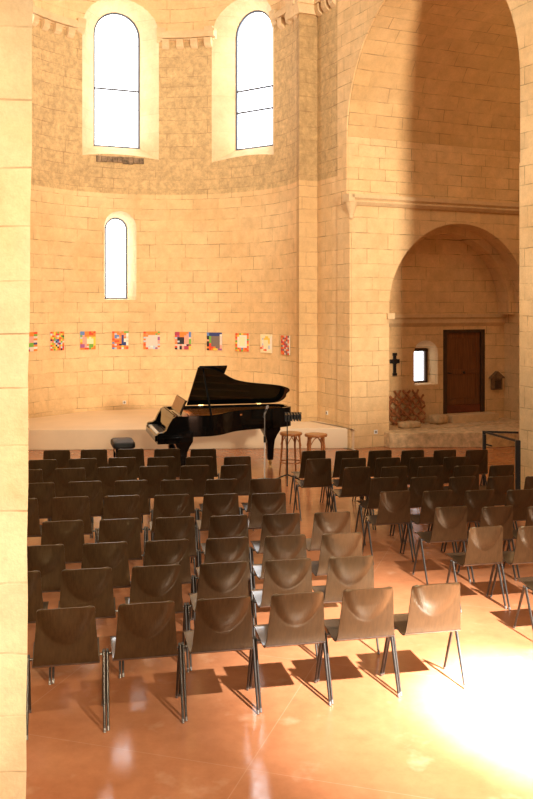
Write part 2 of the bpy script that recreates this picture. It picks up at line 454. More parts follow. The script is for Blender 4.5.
# transept: lower far wall with chapel niche (local x along R, y along A)
NC, NH = 2.62, 1.76
mb = MB(); mb.box(0, 8, 0, 2.2, 0, 4.74, M['ashlar'])
mb_t = mb.build('wall_transept', loc=J, rz=PHI)
k1 = MB(); k1.loft([arch_pts(NC, NH, .28, 2.72, -.4), arch_pts(NC, NH, .28, 2.72, .42)], M['ashlar'])
k4 = MB(); k4.loft([arch_pts(NC, NH - .17, 2.3, 2.72, .3), arch_pts(NC, NH - .17, 2.3, 2.72, .80)], M['ashlar'])
k5 = MB(); k5.box(NC - NH, NC + NH, .3, .8, .28, 2.6, M['ashlar'])
k2 = MB(); k2.loft([arch_pts(2.285, .335, 1.10, 1.77, .7, 16), [(p[0], p[1], min(p[2], 1.86)) for p in arch_pts(2.345, .205, 1.12, 1.80, 1.12, 16)], [(p[0], p[1], min(p[2], 1.86)) for p in arch_pts(2.345, .205, 1.12, 1.80, 1.3, 16)]], M['ashlar'])
k3 = MB(); k3.box(2.74, 3.86, .7, .95, .45, 2.27, M['ashlar'])
B = lambda m_: m_.build('cutter', loc=J, rz=PHI)
cut(mb_t, [B(k1), B(k5), B(k4), B(k2), B(k3)])
struct(mb_t, 'transept wall with the arched chapel niche', 'wall')
# upper wall and barrel vault
mb = MB(); mb.box(0, 8, .12, .9, 4.74, AS, M['ashlar'])
struct(mb.build('wall_transept_upper', loc=J, rz=PHI), 'transept wall between cornice and vault', 'wall')
mb = MB(); inner = []; outer = []
for i in range(41):
    th = PI * i / 40; cc, ss = math.cos(th), math.sin(th)
    inner.append([(x, AH * cc, AS + AH * ss) for x in (0, 2, 4, 6, 8)]); outer.append([(x, (AH + .4) * cc, AS + (AH + .4) * ss) for x in (0, 2, 4, 6, 8)])
mb.grid(inner, M['vault'], outer)
VC = J - A * AC
struct(mb.build('ceiling_transept', loc=VC, rz=PHI, smooth=True), 'stone barrel vault over the transept', 'ceiling')
mb = MB(); mb.box(8, 8.5, -T1 - 1, 2.2, 0, 9.2, M['ashlar'])
struct(mb.build('wall_transept_end', loc=J, rz=PHI), 'end wall of the transept', 'wall')
mb = MB(); mb.box(.6, 8, -T1 - .9, -T1, 0, AS, M['ashlar'])
struct(mb.build('wall_transept_near', loc=J, rz=PHI), 'near wall of the transept', 'wall')
# string course turning the corner, with a corbel
mb = MB()
mb.prism([(.16, 4.74), (-.05, 4.74), (-.11, 4.80), (-.08, 4.84), (-.13, 4.88), (-.13, 4.95), (.16, 4.95)], 'x', -.05, 8, M['plain'])
mb.box(-.13, 0, -.13, .10, 4.80, 4.95, M['plain'])
tr = struct(mb.build('trim_4', loc=J, rz=PHI), 'moulded string course across the transept', 'cornice')
cb = MB(); cb.lathe([(.02, 4.46), (.05, 4.50), (.045, 4.55), (.09, 4.66), (.12, 4.78), (.12, 4.80)], M['plain'], 20, c=(.0, -.0, 0)); cb.build('corbel', tr, smooth=True)
# chapel interior
mb = MB(); mb.prism([(.86, 2.34), (.80, 2.34), (.74, 2.42), (.74, 2.5), (.70, 2.54), (.70, 2.60), (.86, 2.60)], 'x', NC - NH + .005, NC + NH - .005, M['plain'])
mb.box(NC - NH - .06, NC - NH + .10, -.06, .72, 2.52, 2.64, M['plain'])
struct(mb.build('trim_5', loc=J, rz=PHI), 'cornice across the back of the chapel', 'cornice')
mb = MB(); mb.box(NC - NH + .01, NC + NH - .01, .03, .79, .27, .30, M['rock'])
mb.prism([(NC - NH - .12, 0), (NC - NH - .12, -.22), (1.6, -.55), (2.6, -1.0), (4.0, -1.25), (8, -1.3), (8, 0)], 'z', 0, .29, M['rock'])
struct(mb.build('trim_6', loc=J, rz=PHI, bevel=.03), 'raised stone floor edge of the chapel', 'step')
mb = MB(); mb.box(2.72, 3.95, .44, .80, .29, .455, M['plain'])
struct(mb.build('trim_7', loc=J, rz=PHI, bevel=.015), 'stone door step', 'step')

# chapel door
d = struct(thing('door_1', 'brown wooden door with dark frame in the chapel', 'door', loc=J + R * 3.30 + A * .80, rz=PHI))
fr = MB()
fr.box(-.56, -.455, .0, .12, .455, 2.27, M['door_dark']); fr.box(.455, .56, .0, .12, .455, 2.27, M['door_dark']); fr.box(-.56, .56, .0, .12, 2.2, 2.27, M['door_dark'])
fr.build('door_frame', d, bevel=.006)
lf = MB(); lf.box(-.452, .452, .06, .10, .46, 2.20, M['door'])
for x0, x1, z0, z1 in ((-.45, -.34, .64, 2.2), (.34, .45, .64, 2.2), (-.34, .34, 2.08, 2.2), (-.34, .34, 1.30, 1.40), (-.34, .34, .64, .76)):
    lf.box(x0, x1, .045, .062, z0, z1, M['door'])
lf.build('leaf', d, bevel=.004)
kb = MB(); kb.box(-.45, .45, .035, .06, .46, .63, M['door_red']); kb.build('kick_board', d, bevel=.004)
hd = MB(); hd.tube([(-.40, .045, 1.33), (-.40, -.01, 1.33), (-.34, -.015, 1.33)], .011, M['black'], 8); hd.build('handle', d, smooth=True)
kn = MB(); kn.lathe([(.0, 0), (.03, .0), (.03, .02), (.015, .03)], M['black'], 12); k_ = kn.build('lock_plate', d, smooth=True, loc=(.02, .045, 1.33)); k_.rotation_euler = (PI / 2, 0, 0)
# chapel window
w = struct(thing('window_5', 'small deep-set window with dark frame beside the chapel door', 'window', loc=J + R * 2.345 + A * 1.12, rz=PHI))
fr = MB(); fr.box(-.205, -.155, -.02, .05, 1.12, 1.86, M['door_dark']); fr.box(.135, .205, -.02, .05, 1.12, 1.86, M['door_dark']); fr.box(-.205, .205, -.02, .05, 1.80, 1.87, M['door_dark']); fr.box(-.205, .205, -.02, .05, 1.12, 1.16, M['door_dark'])
fr.build('frame', w)
g = MB(); g.box(-.18, .18, .05, .065, 1.13, 1.85, M['sky_low']); g.build('pane', w)
pl = MB(); pl.tube([(.0, .03, 1.16), (.005, .03, 1.35), (-.005, .03, 1.6)], .006, M['black'], 6)
for zz, l in ((1.25, .07), (1.34, .08), (1.42, .06), (1.5, .05)):
    pl.tube([(-l, .03, zz + .07), (-l * .5, .03, zz), (0, .03, zz - .03), (l * .5, .03, zz), (l, .03, zz + .06)], .007, M['black'], 6)
pl.build('grille', w, smooth=True)

# ------------------------------------------------------------------ left pillar close to the camera
mb = MB(); n = 25
pr = []
for i in range(n + 1):
    z = 7.5 * i / n
    jit = .003 * math.sin(z * 7.3) + .002 * math.sin(z * 23)
    xr = -1.287 + .0087 * z + jit
    pr.append([(-2.9, 4.8, z), (xr, 4.8 + jit, z), (xr * 1.16 - .25, 5.5, z), (-3.6, 5.5, z)])
mb.loft(pr, M['pillar'])
struct(mb.build('wall_pillar'), 'pale stone pillar rising close to the camera', 'pillar')

# ------------------------------------------------------------------ stage
mb = MB()
y0, y1 = 17.36, 17.58
mb.prism([(-6.2, y0 - .06), (1.66, y1), (1.70, 17.40), (1.2, 18.6), (.6, 19.2), (.5, 19.9), (-1, 20.8), (-2.6, 21.0), (-4, 20.6), (-5.1, 19.1)], 'z', 0, .39, M['stage'])
st = mb.build('stage', bevel=.012)
tag(st, 'low pale stage platform filling the apse behind the piano', 'stage')
st['kind'] = 'structure'

# ------------------------------------------------------------------ paintings on the apse wall
PAL = dict(r=(.78, .07, .03), o=(.90, .24, .04), y=(.92, .62, .08), g=(.18, .42, .06), b=(.12, .24, .55), n=(.03, .05, .20), k=(.02, .02, .025),
           p=(.85, .38, .30), s=(.72, .62, .55), c=(.93, .80, .50), v=(.35, .10, .28), w=(.85, .80, .72), t=(.20, .15, .13), m=(.45, .05, .10), l=(.50, .60, .70), e=(.9, .3, .15))
PM = {k: simple('paint_' + k, v, .7, var=.06, scale=30) for k, v in PAL.items()}
canvas_edge = simple('canvas_edge', (.7, .6, .45), .8)
ART = [
 ('o', "oor/oog/pps/ppo/pps/ggn/ggo/lsw/mso", 'narrow edge of an abstract canvas, orange and green, cut by the pillar'),
 ('a', "royogoro/lpyrmeyo/yroplygk/oygoyrog/kmgbnryo/polkbpgs/ygolmnlo/royksoyr/sgoykolm/rogyorkr", 'mosaic canvas of many tiny coloured squares'),
 ('b', "bbooror/bboorro/gpooooo/lppycyy/yppcccy/yppcccy/oppcccy/vvpoggy/vvpsggo/oorrgoo", 'canvas of big orange, yellow and blue squares with a green block'),
 ('c', "rooeogg/olooeow/obbonpw/oblenos/rooonww/orronws/booonnw/olrknnw/roooyoo/blorwor", 'red and orange canvas with a small navy square'),
 ('d', "rooooog/oeooogo/oosssss/lsssssv/osssssv/lsssssp/osssssp/rsssssl/oslwlso/orsslvs", 'canvas with a large pale grey square framed in orange'),
 ('f', "mmoooob/mmooopb/rvooppb/lkkkpps/ekkkppg/elkkppg/okkkppg/sspsskm/rskpmmy/kskpmmy", 'canvas of crimson, orange, pink and black blocks'),
 ('h', "bnnnnnn/bnnnnnw/kgtttts/kgtttts/pgtttts/kgtttts/krtttts/krttttp/orrottp/kroyyvv", 'dark canvas with a brown square under a navy band'),
 ('i', "rogyoor/oywwwwo/rwcccwo/ewcccwg/gwcccwr/ywcccwo/rwcccwy/owwwwwr/groboro/oyrgoor", 'canvas with a cream square inside a speckled orange border'),
 ('j', "ccccccc/ccwyycw/clyyyyw/cwcccyw/cwcccyw/clccccw/cpccclw/rpwcclw/ccorwcc/ccccccc", 'pale yellow canvas with faint pink edges'),
 ('q', "rosrt/otmrs/rsotr/mrtso/ormts/tsrmo/romst/mtsor/rotms/orstr", 'brick red patterned canvas, last of the row beside the pilaster'),
]
PXS = [30.5, 56.3, 87.3, 120, 151.7, 183.3, 215, 243, 267, 286.5]
for (code, pat, lab), px in zip(ART, PXS):
    k = (px - CX) / F                                       # where the sight line meets the drum
    a_ = k * k + 1; b_ = -2 * (k * C.x + C.y); c_ = C.x ** 2 + C.y ** 2 - RAD ** 2
    Y = (-b_ + math.sqrt(b_ * b_ - 4 * a_ * c_)) / (2 * a_)
    X = k * Y
    ang = math.atan2(-(X - C.x), Y - C.y)
    hw = .19; z = 2.02 - .009 * PXS.index(px)
    rows = pat.split('/'); nr = len(rows); ncol = max(len(r) for r in rows)
    if code == 'o': hw = .19
    off = hw * hw / (2 * RAD) + .012
    o = MB(); o.box(-hw, hw, 0, .022, -.205, .205, canvas_edge)
    for i, rw in enumerate(rows):
        for j, ch in enumerate(rw):
            x0 = -hw + 2 * hw * j / len(rw); x1 = -hw + 2 * hw * (j + 1) / len(rw)
            z1 = .205 - .41 * i / nr; z0 = .205 - .41 * (i + 1) / nr
            o.add([(x0, -.001, z0), (x1, -.001, z0), (x1, -.001, z1), (x0, -.001, z1)], [(0, 1, 2, 3)], PM[ch])
    rr = RAD - off - .016
    ob = o.build('painting', loc=(C.x + rr * -math.sin(ang), C.y + rr * math.cos(ang), z), rz=ang)
    tag(ob, lab, 'painting', 'abstract canvases along the apse wall')

# ------------------------------------------------------------------ chairs
def shell_sheet(profile, widths, nx=20, corner=None, bump=None, th=.010):
    pts, bot = [], []
    n = len(profile)
    for i, (y, z) in enumerate(profile):
        y2, z2 = profile[min(i + 1, n - 1)]; y1, z1 = profile[max(i - 1, 0)]
        t = Vector((0, y2 - y1, z2 - z1)).normalized(); nrm = Vector((0, t.z, -t.y))   # toward the sitter / up
        ra, rb = [], []
        for j in range(nx + 1):
            u = -1 + 2 * j / nx
            p = Vector((u * widths[i], y, z))
            if bump: p += nrm * (-bump(u, i / (n - 1)))
            ra.append(tuple(p)); rb.append(tuple(p - nrm * th))
        pts.append(ra); bot.append(rb)
    return pts, bot

def sm(x): x = max(0, min(1, x)); return x * x * (3 - 2 * x)

def make_chair():
    t = thing('plywood_chair', 'x', 'chair')
    # seat: front lip to the bend
    prof = []
    key = [(.215, .438), (.20, .452), (.15, .458), (.05, .448), (-.06, .434), (-.13, .428), (-.172, .434), (-.196, .452)]
    n = 22
    def spline(key, n):
        out = []
        m = len(key) - 1
        for i in range(n + 1):
            f = i / n * m; k = min(int(f), m - 1); s = f - k
            p0, p1, p2, p3 = key[max(k - 1, 0)], key[k], key[k + 1], key[min(k + 2, m)]
            out.append(tuple(.5 * (2 * p1[d] + (p2[d] - p0[d]) * s + (2 * p0[d] - 5 * p1[d] + 4 * p2[d] - p3[d]) * s * s + (3 * p1[d] - p0[d] - 3 * p2[d] + p3[d]) * s ** 3) for d in (0, 1)))
        return out
    prof = spline(key, n)
    wid = []
    for i in range(n + 1):
        v = i / n
        w = .205 - .008 * v
        if v < .12: w -= .035 * (1 - math.sqrt(max(0, 1 - (1 - v / .12) ** 2)))
        wid.append(w)
    a, b = shell_sheet(prof, wid, 16)
    s = MB(); s.grid(a, M['seat_shell'], b); s.build('seat', t, smooth=True)
    # backrest with the pressed scoop
    kb = [(-.196, .452), (-.206, .50), (-.222, .60), (-.238, .70), (-.256, .82)]
    n2 = 40
    prof = spline(kb, n2); wid = []
    for i in range(n2 + 1):
        v = i / n2
        w = .197 - .030 * v
        if v > .93: w -= .030 * (1 - math.sqrt(max(0, 1 - ((v - .93) / .07) ** 2)))
        if v < .06: w = .197
        wid.append(w)
    def bump(u, v):
        v0 = .44 + .50 * u * u
        q = max(0, min(1, (v - v0) / .50))
        return .024 * (1 - (1 - q) ** 2) * (1 - .35 * q * q)
    a, b = shell_sheet(prof, wid, 36, bump=bump)
    s = MB(); s.grid(a, M['shell'], b); s.build('backrest', t, smooth=True)
    for sx in (-1, 1):
        x = .2272 * sx
        for dy in (-1, 1):
            p0, p1 = Vector((x, -.012 * -dy * -1, .435)), Vector((x, .195 * dy - .01, .0))
            p0 = Vector((x, .012 * dy - .01, .435))
            l = MB(); l.tube([p0, p0.lerp(p1, .5), p1], [.0092, .0092, .0075], M['metal'], 10, r2=[.017, .016, .012], up=(1, 0, 0))
            lo = l.build('leg', t, smooth=True)
            c = MB(); q = p0.lerp(p1, .945); c.tube([q, p1 + (p1 - p0).normalized() * .0005], [.0094, .009], M['cap'], 10, r2=[.0142, .0135], up=(1, 0, 0)); c.build('foot_cap', lo, smooth=True)
    cbm = MB(); cbm.tube([(-.227, -.01, .418), (.227, -.01, .418)], .009, M['metal'], 8, up=(0, 0, 1))
    cbm.box(-.20, -.17, -.03, .03, .418, .437, M['metal']); cbm.box(.17, .20, -.03, .03, .418, .437, M['metal'])
    cbm.build('crossbar', t)
    return t

SEAT_ROWS_L = [
 [(56, 449.4), (94.4, 449), (131.5, 448.4), (167.5, 448.3), (202.5, 448.1)],
 [(42.8, 458.6), (82.2, 457.8), (122.5, 457.3), (161.9, 457), (199.8, 456.2), (236.5, 455.3)],
 [(27, 468.2), (70, 467.8), (113, 466.8), (153.5, 465.5), (195.3, 464.8), (234.5, 464)],
 [(37.5, 481.6), (84.6, 480.7), (131.9, 480.3), (177.3, 479), (222.3, 478.3), (264.5, 477.6)],
 [(18.5, 497.2), (71, 495.9), (122.1, 495.2), (173.2, 494.6), (221.7, 492.9), (266.7, 491.8)],
 [(61.6, 519.9), (120.6, 517.2), (175, 516.6), (229.5, 514.9), (281.6, 512.8), (331.2, 510.8)],
 [(41, 543.8), (105, 541.6), (167.8, 538.6), (227.3, 537.2), (286.3, 535.1), (340.8, 531.4)],
 [(15, 571), (85.8, 567.5), (156.5, 563.4), (224, 560.7), (289, 557.9), (351, 556)],
 [(65, 606.5), (147, 601.5), (224, 595.5), (298, 591), (368, 587), (436, 583.3)],
]
SEAT_ROWS_R = [
 [(313.8, 450.1), (347.1, 449.7), (380.4, 449.9), (412.8, 449.7), (444.5, 449.3), (477, 449.2)],
 [(319, 458.4), (353.6, 457.2), (387.6, 456.9), (422, 456.7), (455.6, 456.3)],
 [(356.6, 466.6), (394.8, 465.9), (431.2, 465.2), (467, 464.8), (501.5, 464.6)],
 [(384.8, 476.6), (424, 476.4), (463.5, 475.8), (500.5, 475.5), (538, 475.2)],
 [(395, 490.3), (437.9, 489.9), (480.2, 489.3), (521, 488.6)],
 [(451, 505.8), (497.5, 505.5), (543, 505)],
 [(486, 525.6), (534.5, 524.7)],
 [(563, 549)],
]
HT = H - .822
ORD = ['first', 'second', 'third', 'fourth', 'fifth', 'sixth', 'seventh', 'eighth', 'ninth']
proto = make_chair()
used = [False]
def size_of(q): return max(.92, min(1.05, 1.005 - .05 * q))
def row_fit(row):
    P = []
    for px, py in row:
        k = size_of((px - CX) / (py - HY))
        s = (py - HY) / (H - .822 * k); P.append(((px - CX) / s, F / s))
    n = len(P); m = (n - 1) / 2
    if n == 1: return P, None
    den = sum((i - m) ** 2 for i in range(n))
    mx = sum(p[0] for p in P) / n; mz = sum(p[1] for p in P) / n
    dx = sum((i - m) * p[0] for i, p in enumerate(P)) / den; dz = sum((i - m) * p[1] for i, p in enumerate(P)) / den
    return [(mx + dx * (i - m), mz + dz * (i - m)) for i in range(n)], (dx, dz)
def seat_block(rows, left):
    out = []
    for ri, row in enumerate(rows):
        pts, d = row_fit(row)
        if d is None: d = (.45, .03)
        sp = math.hypot(*d); row_ang = math.atan2(d[1], d[0])
        yaw = (.5 * row_ang + .5 * math.radians(9)) if left else math.radians(13)
        for i, (X, Z) in enumerate(pts):
            out.append((X, Z, yaw, sp, ri, (len(pts) - i) if left else i + 1))
    return out
def place_chairs():
    for left, rows in ((True, SEAT_ROWS_L), (False, SEAT_ROWS_R)):
        for X, Z, yaw, sp, ri, k in seat_block(rows, left):
            kz = size_of(X / 1.94)
            ox, oy = rot2(0, -.256 * kz, yaw)
            loc = (X - ox, Z - oy, 0)
            if left:
                shade = 'golden lit' if (ri, k) in ((8, 1), (8, 2), (7, 1), (6, 1), (8, 3), (7, 2)) else ('dark brown' if ri < 6 else 'brown')
                where = 'facing the piano'
            else:
                shade = 'dark brown' if ri < 5 else 'brown'; where = 'facing the chapel'
            lab = f'{shade} plywood chair {where}, {ORD[ri]} row from stage, {ORD[k - 1]} seat from aisle'
            grp = 'plywood chairs in front of the piano' if left else 'plywood chairs in front of the chapel'
            near = ri >= (6 if left else 5)
            if not used[0]:
                used[0] = True; c = proto; c.location = loc; c.rotation_euler = (0, 0, yaw); c['label'] = lab; c['group'] = grp
            else:
                c = dup(proto, loc, yaw, lab, grp)
            c.scale = (min(1.16, (sp - .003) / .474), kz, kz)
            if not near: far.append(c)
far = []
place_chairs()
for c in far:                                               # ferrules are too small to see on the far rows
    for ch in list(c.children):
        for g in list(ch.children): bpy.data.objects.remove(g)

# ------------------------------------------------------------------ grand piano
TH = math.radians(14)
near = Vector((-1.71, 14.12, 0)); U = Vector((math.cos(TH), math.sin(TH), 0)); V = Vector((math.sin(TH), -math.cos(TH), 0))
PW = 1.52
org = near - V * PW                                          # bass front corner; local x = length, local y = -lateral
piano = thing('grand_piano', 'black concert grand piano with its lid propped open before the stage', 'piano', loc=org, rz=TH)
PL = 2.60
def outline(inset=0.0, u0=.28):
    key = [(u0, PW), (.80, PW), (.98, 1.47), (1.13, 1.36), (1.30, 1.17), (1.48, 1.01), (1.72, .90), (2.0, .83), (2.25, .77), (2.45, .69), (2.60, .56), (PL - .02, .40), (PL, .28), (PL - .03, .13), (PL - .12, .03), (PL - .25, 0)]
    pts = []
    key = [(k[0] if k[0] < .5 else .30 + (k[0] - .30) * .93, k[1]) for k in key]
    m = len(key) - 1
    for i in range(m):
        for s in range(4):
            s /= 4
            p0, p1, p2, p3 = key[max(i - 1, 0)], key[i], key[i + 1], key[min(i + 2, m)]
            pts.append(tuple(.5 * (2 * p1[d] + (p2[d] - p0[d]) * s + (2 * p0[d] - 5 * p1[d] + 4 * p2[d] - p3[d]) * s * s + (3 * p1[d] - p0[d] - 3 * p2[d] + p3[d]) * s ** 3) for d in (0, 1)))
    pts += [key[-1], (u0, 0)]
    if inset:
        c = []
        n = len(pts)
        for i, p in enumerate(pts):
            a, b = Vector(pts[i - 1]), Vector(pts[(i + 1) % n]); t = (b - a)
            if t.length < 1e-6: c.append(p); continue
            t.normalize(); nn = Vector((t.y, -t.x))
            # outline runs clockwise seen with lateral axis flipped; push toward the middle
            cen = Vector((1.0, .62)); q = Vector(p)
            if (cen - q).dot(nn) < 0: nn = -nn
            c.append(tuple(q + nn * inset))
        return c
    return pts
L = lambda pts: [(u, -v) for u, v in pts]
o1, o2 = L(outline()), L(outline(.05))
rim = MB(); n = len(o1)
v = [(x, y, .70) for x, y in o1] + [(x, y, 1.03) for x, y in o1] + [(x, y, 1.03) for x, y in o2] + [(x, y, .70) for x, y in o2]
f = []
for i in range(n):
    j = (i + 1) % n
    for a in range(4): b = (a + 1) % 4; f.append((a * n + i, a * n + j, b * n + j, b * n + i))
rim.add(v, f, M['piano'])
rim.build('rim', piano, smooth=True)
bt = MB(); bt.prism(L(outline(.02)), 'z', .72, .75, M['piano']); bt.build('bottom_board', piano)
pt = MB(); pt.prism(L(outline(.055, u0=.55)), 'z', .93, .955, M['copper'])
for i in range(7):
    v0 = .15 + i * .2; pt.obox((1.2 + .0 * i, -v0 * .75, .965), (.7 - i * .07, .05, 0), (0, .012, 0), (0, 0, .012), M['copper'])
pt.build('iron_plate', piano)
sgs = MB()
for i in range(40):
    v0 = .1 + i * .033; L_ = 2.35 - max(0, v0 - .35) * 1.25
    sgs.tube([(.68, -v0, .985), (L_, -v0 * .75, .985)], .0016, M['brass'], 4)
sgs.build('strings', piano)
ps = MB(); ps.box(.30, .56, -PW + .05, -.05, .90, 1.0, M['piano']); ps.build('pin_block', piano, bevel=.005)
kbd = MB(); kbd.box(.0, .34, -PW + .0, .0, .60, .69, M['piano']); kbd.build('keybed', piano, bevel=.008)
ksl = MB(); ksl.box(-.025, .012, -PW + .12, -.12, .63, .725, M['piano']); ksl.build('keyslip', piano, bevel=.005)
wk = MB()
kw = (PW - .26) / 52
for i in range(52):
    y = -.13 - kw * i; wk.box(.015, .165, y - kw + .001, y - .001, .70, .738, M['white_key'])
wk.build('white_keys', piano)
bk = MB()
for i in range(51):
    if (i + 5) % 7 in (2, 6): continue
    y = -.13 - kw * (i + 1); bk.box(.068, .165, y - .0055, y + .0055, .738, .750, M['black_key'])
bk.build('black_keys', piano)
fb = MB(); fb.prism([(.165, .72), (.185, .72), (.255, .99), (.30, 1.03), (.28, 1.03), (.235, .99)], 'y', -PW + .13, -.13, M['piano']); fb.build('fallboard', piano)
for v0, v1 in ((0, .12), (PW - .12, PW)):
    ar = MB(); ar.prism([(-.0, .63), (-.0, .755), (.03, .775), (.09, .78), (.14, .81), (.18, .90), (.24, 1.0), (.30, 1.03), (.36, 1.03), (.36, .63)], 'y', -v1, -v0, M['piano']); ar.build('arm', piano, bevel=.008)
dk = MB(); dk.obox((.45, -PW / 2 - .02, 1.14), (.05, 0, .115), (0, .50, 0), (.009, 0, -.004), M['piano']); dk.build('music_desk', piano, bevel=.004)
sh_ = MB(); sh_.obox((.432, -PW / 2 - .02, 1.15), (.043, 0, .10), (0, .46, 0), (.002, 0, -.0008), M['cane']); sh_.build('desk_reflection', piano)  # tan panel painted in as the wall's reflection on the music desk
# lid
ALPHA = math.radians(29)
lid = bpy.data.objects.new('lid', None)
UL = .70
lm = MB(); lm.prism([(u, -v) for u, v in outline(0, UL)], 'z', 0, .022, M['piano'])
lid = lm.build('lid', piano, bevel=.006); lid.location = (0, 0, 1.036); lid.rotation_euler = (-ALPHA, 0, 0)
fl = MB(); fl.box(UL, UL + .46, -PW, -.03, .026, .046, M['piano']); fl.build('front_flap', lid, bevel=.005)
for u in (.95, 2.0):
    hg = MB(); hg.tube([(u - .04, .006, .0), (u + .04, .006, .0)], .012, M['brass'], 8); hg.build('hinge', lid, smooth=True)
pv = 1.41; top = (.78, -pv * math.cos(ALPHA) + .0, 1.036 + pv * math.sin(ALPHA) - .004)
pp = MB(); pp.tube([(.88, -PW + .11, 1.0), ((.88 + .78) / 2, (-PW + .11 + top[1]) / 2, (1.0 + top[2]) / 2), top], [.017, .020, .015], M['piano'], 8); pp.build('lid_prop', piano, smooth=True)
for u, v0 in ((.42, .17), (.42, PW - .19), (2.12, .34)):
    lg = MB()
    sq = lambda h, z: [(-h, -h, z), (h, -h, z), (h, h, z), (-h, h, z)]
    lg.loft([sq(.045, .085), sq(.050, .10), sq(.058, .30), sq(.072, .44), sq(.105, .53), sq(.15, .62), sq(.155, .725)], M['piano'])
    lo = lg.build('leg', piano, loc=(u, -v0, 0), bevel=.006)
    cs = MB(); cs.box(-.02, .02, -.03, .03, .04, .09, M['brass']); cs.build('caster_fork', lo)
    wl = MB(); wl.tube([(0, -.018, .035), (0, .018, .035)], .035, M['brass'], 16, up=(0, 0, 1)); wl.build('caster', lo, smooth=True)
ly = MB()
ly.tube([(.50, -PW / 2 - .10, .63), (.47, -PW / 2 - .07, .30), (.46, -PW / 2 - .12, .13)], .018, M['piano'], 8); ly.tube([(.50, -PW / 2 + .10, .63), (.47, -PW / 2 + .07, .30), (.46, -PW / 2 + .12, .13)], .018, M['piano'], 8)
ly.box(.38, .52, -PW / 2 - .15, -PW / 2 + .15, .08, .15, M['piano']); lyo = ly.build('pedal_lyre', piano, bevel=.0)
for k in (-1, 0, 1):
    pd = MB(); pd.box(.25, .40, -PW / 2 + k * .085 - .02, -PW / 2 + k * .085 + .02, .085, .098, M['brass']); pd.build('pedal', lyo, bevel=.004)

# bench
bn = thing('piano_bench', 'black padded piano bench beside the keyboard', 'bench', loc=(-2.42, 15.15, 0), rz=TH + PI / 2)
cu = MB()
def cush(w, d, z0, z1):
    ringz = [(.0, .93), (.25, 1.0), (.7, 1.0), (.92, .96), (1.0, .86)]
    rr = []
    for tt, kk in ringz:
        z = z0 + (z1 - z0) * tt
        ring = []
        for i in range(28):
            th = 2 * PI * i / 28; cx_, sy_ = math.cos(th), math.sin(th)
            px = math.copysign(abs(cx_) ** .35, cx_) * w * kk; py = math.copysign(abs(sy_) ** .35, sy_) * d * kk
            ring.append((px, py, z + (.012 if tt == 1 else 0)))
        rr.append(ring)
    return rr
cu.loft(cush(.36, .19, .42, .51), M['leather'])
for i in range(4):
    for j in range(2): cu.lathe([(.0, .514), (.012, .519), (.008, .524), (0, .526)], M['black'], 8, c=(-.24 + .16 * i, -.08 + .16 * j, 0))
cu.build('cushion', bn, smooth=True)
sk = MB(); sk.box(-.30, .30, -.14, .14, .34, .42, M['piano']); sk.build('apron', bn, bevel=.006)
for sx in (-1, 1):
    for sy in (-1, 1):
        lg = MB(); sq = lambda h, z: [(sx * .265 - h, sy * .11 - h, z), (sx * .265 + h, sy * .11 - h, z), (sx * .265 + h, sy * .11 + h, z), (sx * .265 - h, sy * .11 + h, z)]
        lg.loft([sq(.018, 0), sq(.028, .34)], M['piano']); lg.build('leg', bn, bevel=.003)

# bentwood bar stools
def make_stool(loc, rz, label):
    t = thing('bar_stool', label, 'stool', loc=loc, rz=rz, group='bentwood stools beside the piano')
    s = MB(); s.lathe([(.150, .668), (.180, .672), (.186, .690), (.180, .708), (.158, .712)], M['bentwood'], 32); s.build('seat_ring', t, smooth=True)
    s = MB(); s.lathe([(.0, .700), (.155, .700), (.155, .712), (.06, .717), (0, .717)], M['cane'], 28); s.build('seat', t, smooth=True)
    for i in range(4):
        a = PI / 4 + i * PI / 2; c, sn = math.cos(a), math.sin(a)
        l = MB(); l.tube([(c * .150, sn * .150, .672), (c * .163, sn * .163, .45), (c * .182, sn * .182, .2), (c * .205, sn * .205, 0)], [.016, .0165, .015, .013], M['bentwood'], 10); l.build('leg', t, smooth=True)
        a2 = a + PI / 2; c2, s2 = math.cos(a2), math.sin(a2)
        br = MB(); pts = []
        for k in range(13):
            q = k / 12; cc, ss = c * (1 - q) + c2 * q, sn * (1 - q) + s2 * q
            r = .160 + .02 * abs(2 * q - 1); pts.append((cc * r, ss * r, .50 + .165 * math.sin(PI * q)))
        br.tube(pts, .0085, M['bentwood'], 8); br.build('arched_brace', t, smooth=True)
    ft = MB(); ft.tube([(.178 * math.cos(2 * PI * i / 36), .178 * math.sin(2 * PI * i / 36), .23) for i in range(37)], .010, M['bentwood'], 8, cap=False); ft.build('foot_ring', t, smooth=True)
    return t
make_stool((.40, 14.72, 0), .35, 'bentwood bar stool under the tail of the piano, nearer the stands')
make_stool((.80, 14.55, 0), .1, 'bentwood bar stool further from the piano, partly behind black chairs')

# stands
ms = thing('microphone_stand', 'thin white and black microphone stand in front of the piano', 'microphone stand', loc=(-.03, 14.35, 0))
p = MB(); p.tube([(0, 0, .03), (0, 0, .62)], .011, M['white'], 10); p.build('lower_pole', ms, smooth=True)
p = MB(); p.tube([(0, 0, .62), (0, 0, 1.06)], .008, M['cap'], 10); p.build('upper_pole', ms, smooth=True)
p = MB(); p.tube([(0, 0, .60), (0, 0, .70)], .018, M['black'], 12); p.build('clutch', ms, smooth=True)
p = MB(); p.lathe([(.0, 0), (.13, 0), (.13, .012), (.03, .03), (.0, .03)], M['black'], 28); p.build('base', ms, smooth=True)
p = MB(); p.tube([(-.015, 0, 1.0), (.0, .02, 1.06), (.03, .07, 1.12)], .014, M['black'], 10); p.build('clip', ms, smooth=True)
p = MB(); p.tube([(.0, .0, 1.05), (.035, .10, 1.13), (.045, .13, 1.15), (.055, .15, 1.165)], [.012, .016, .024, .016], M['cap'], 12); p.build('microphone', ms, smooth=True)

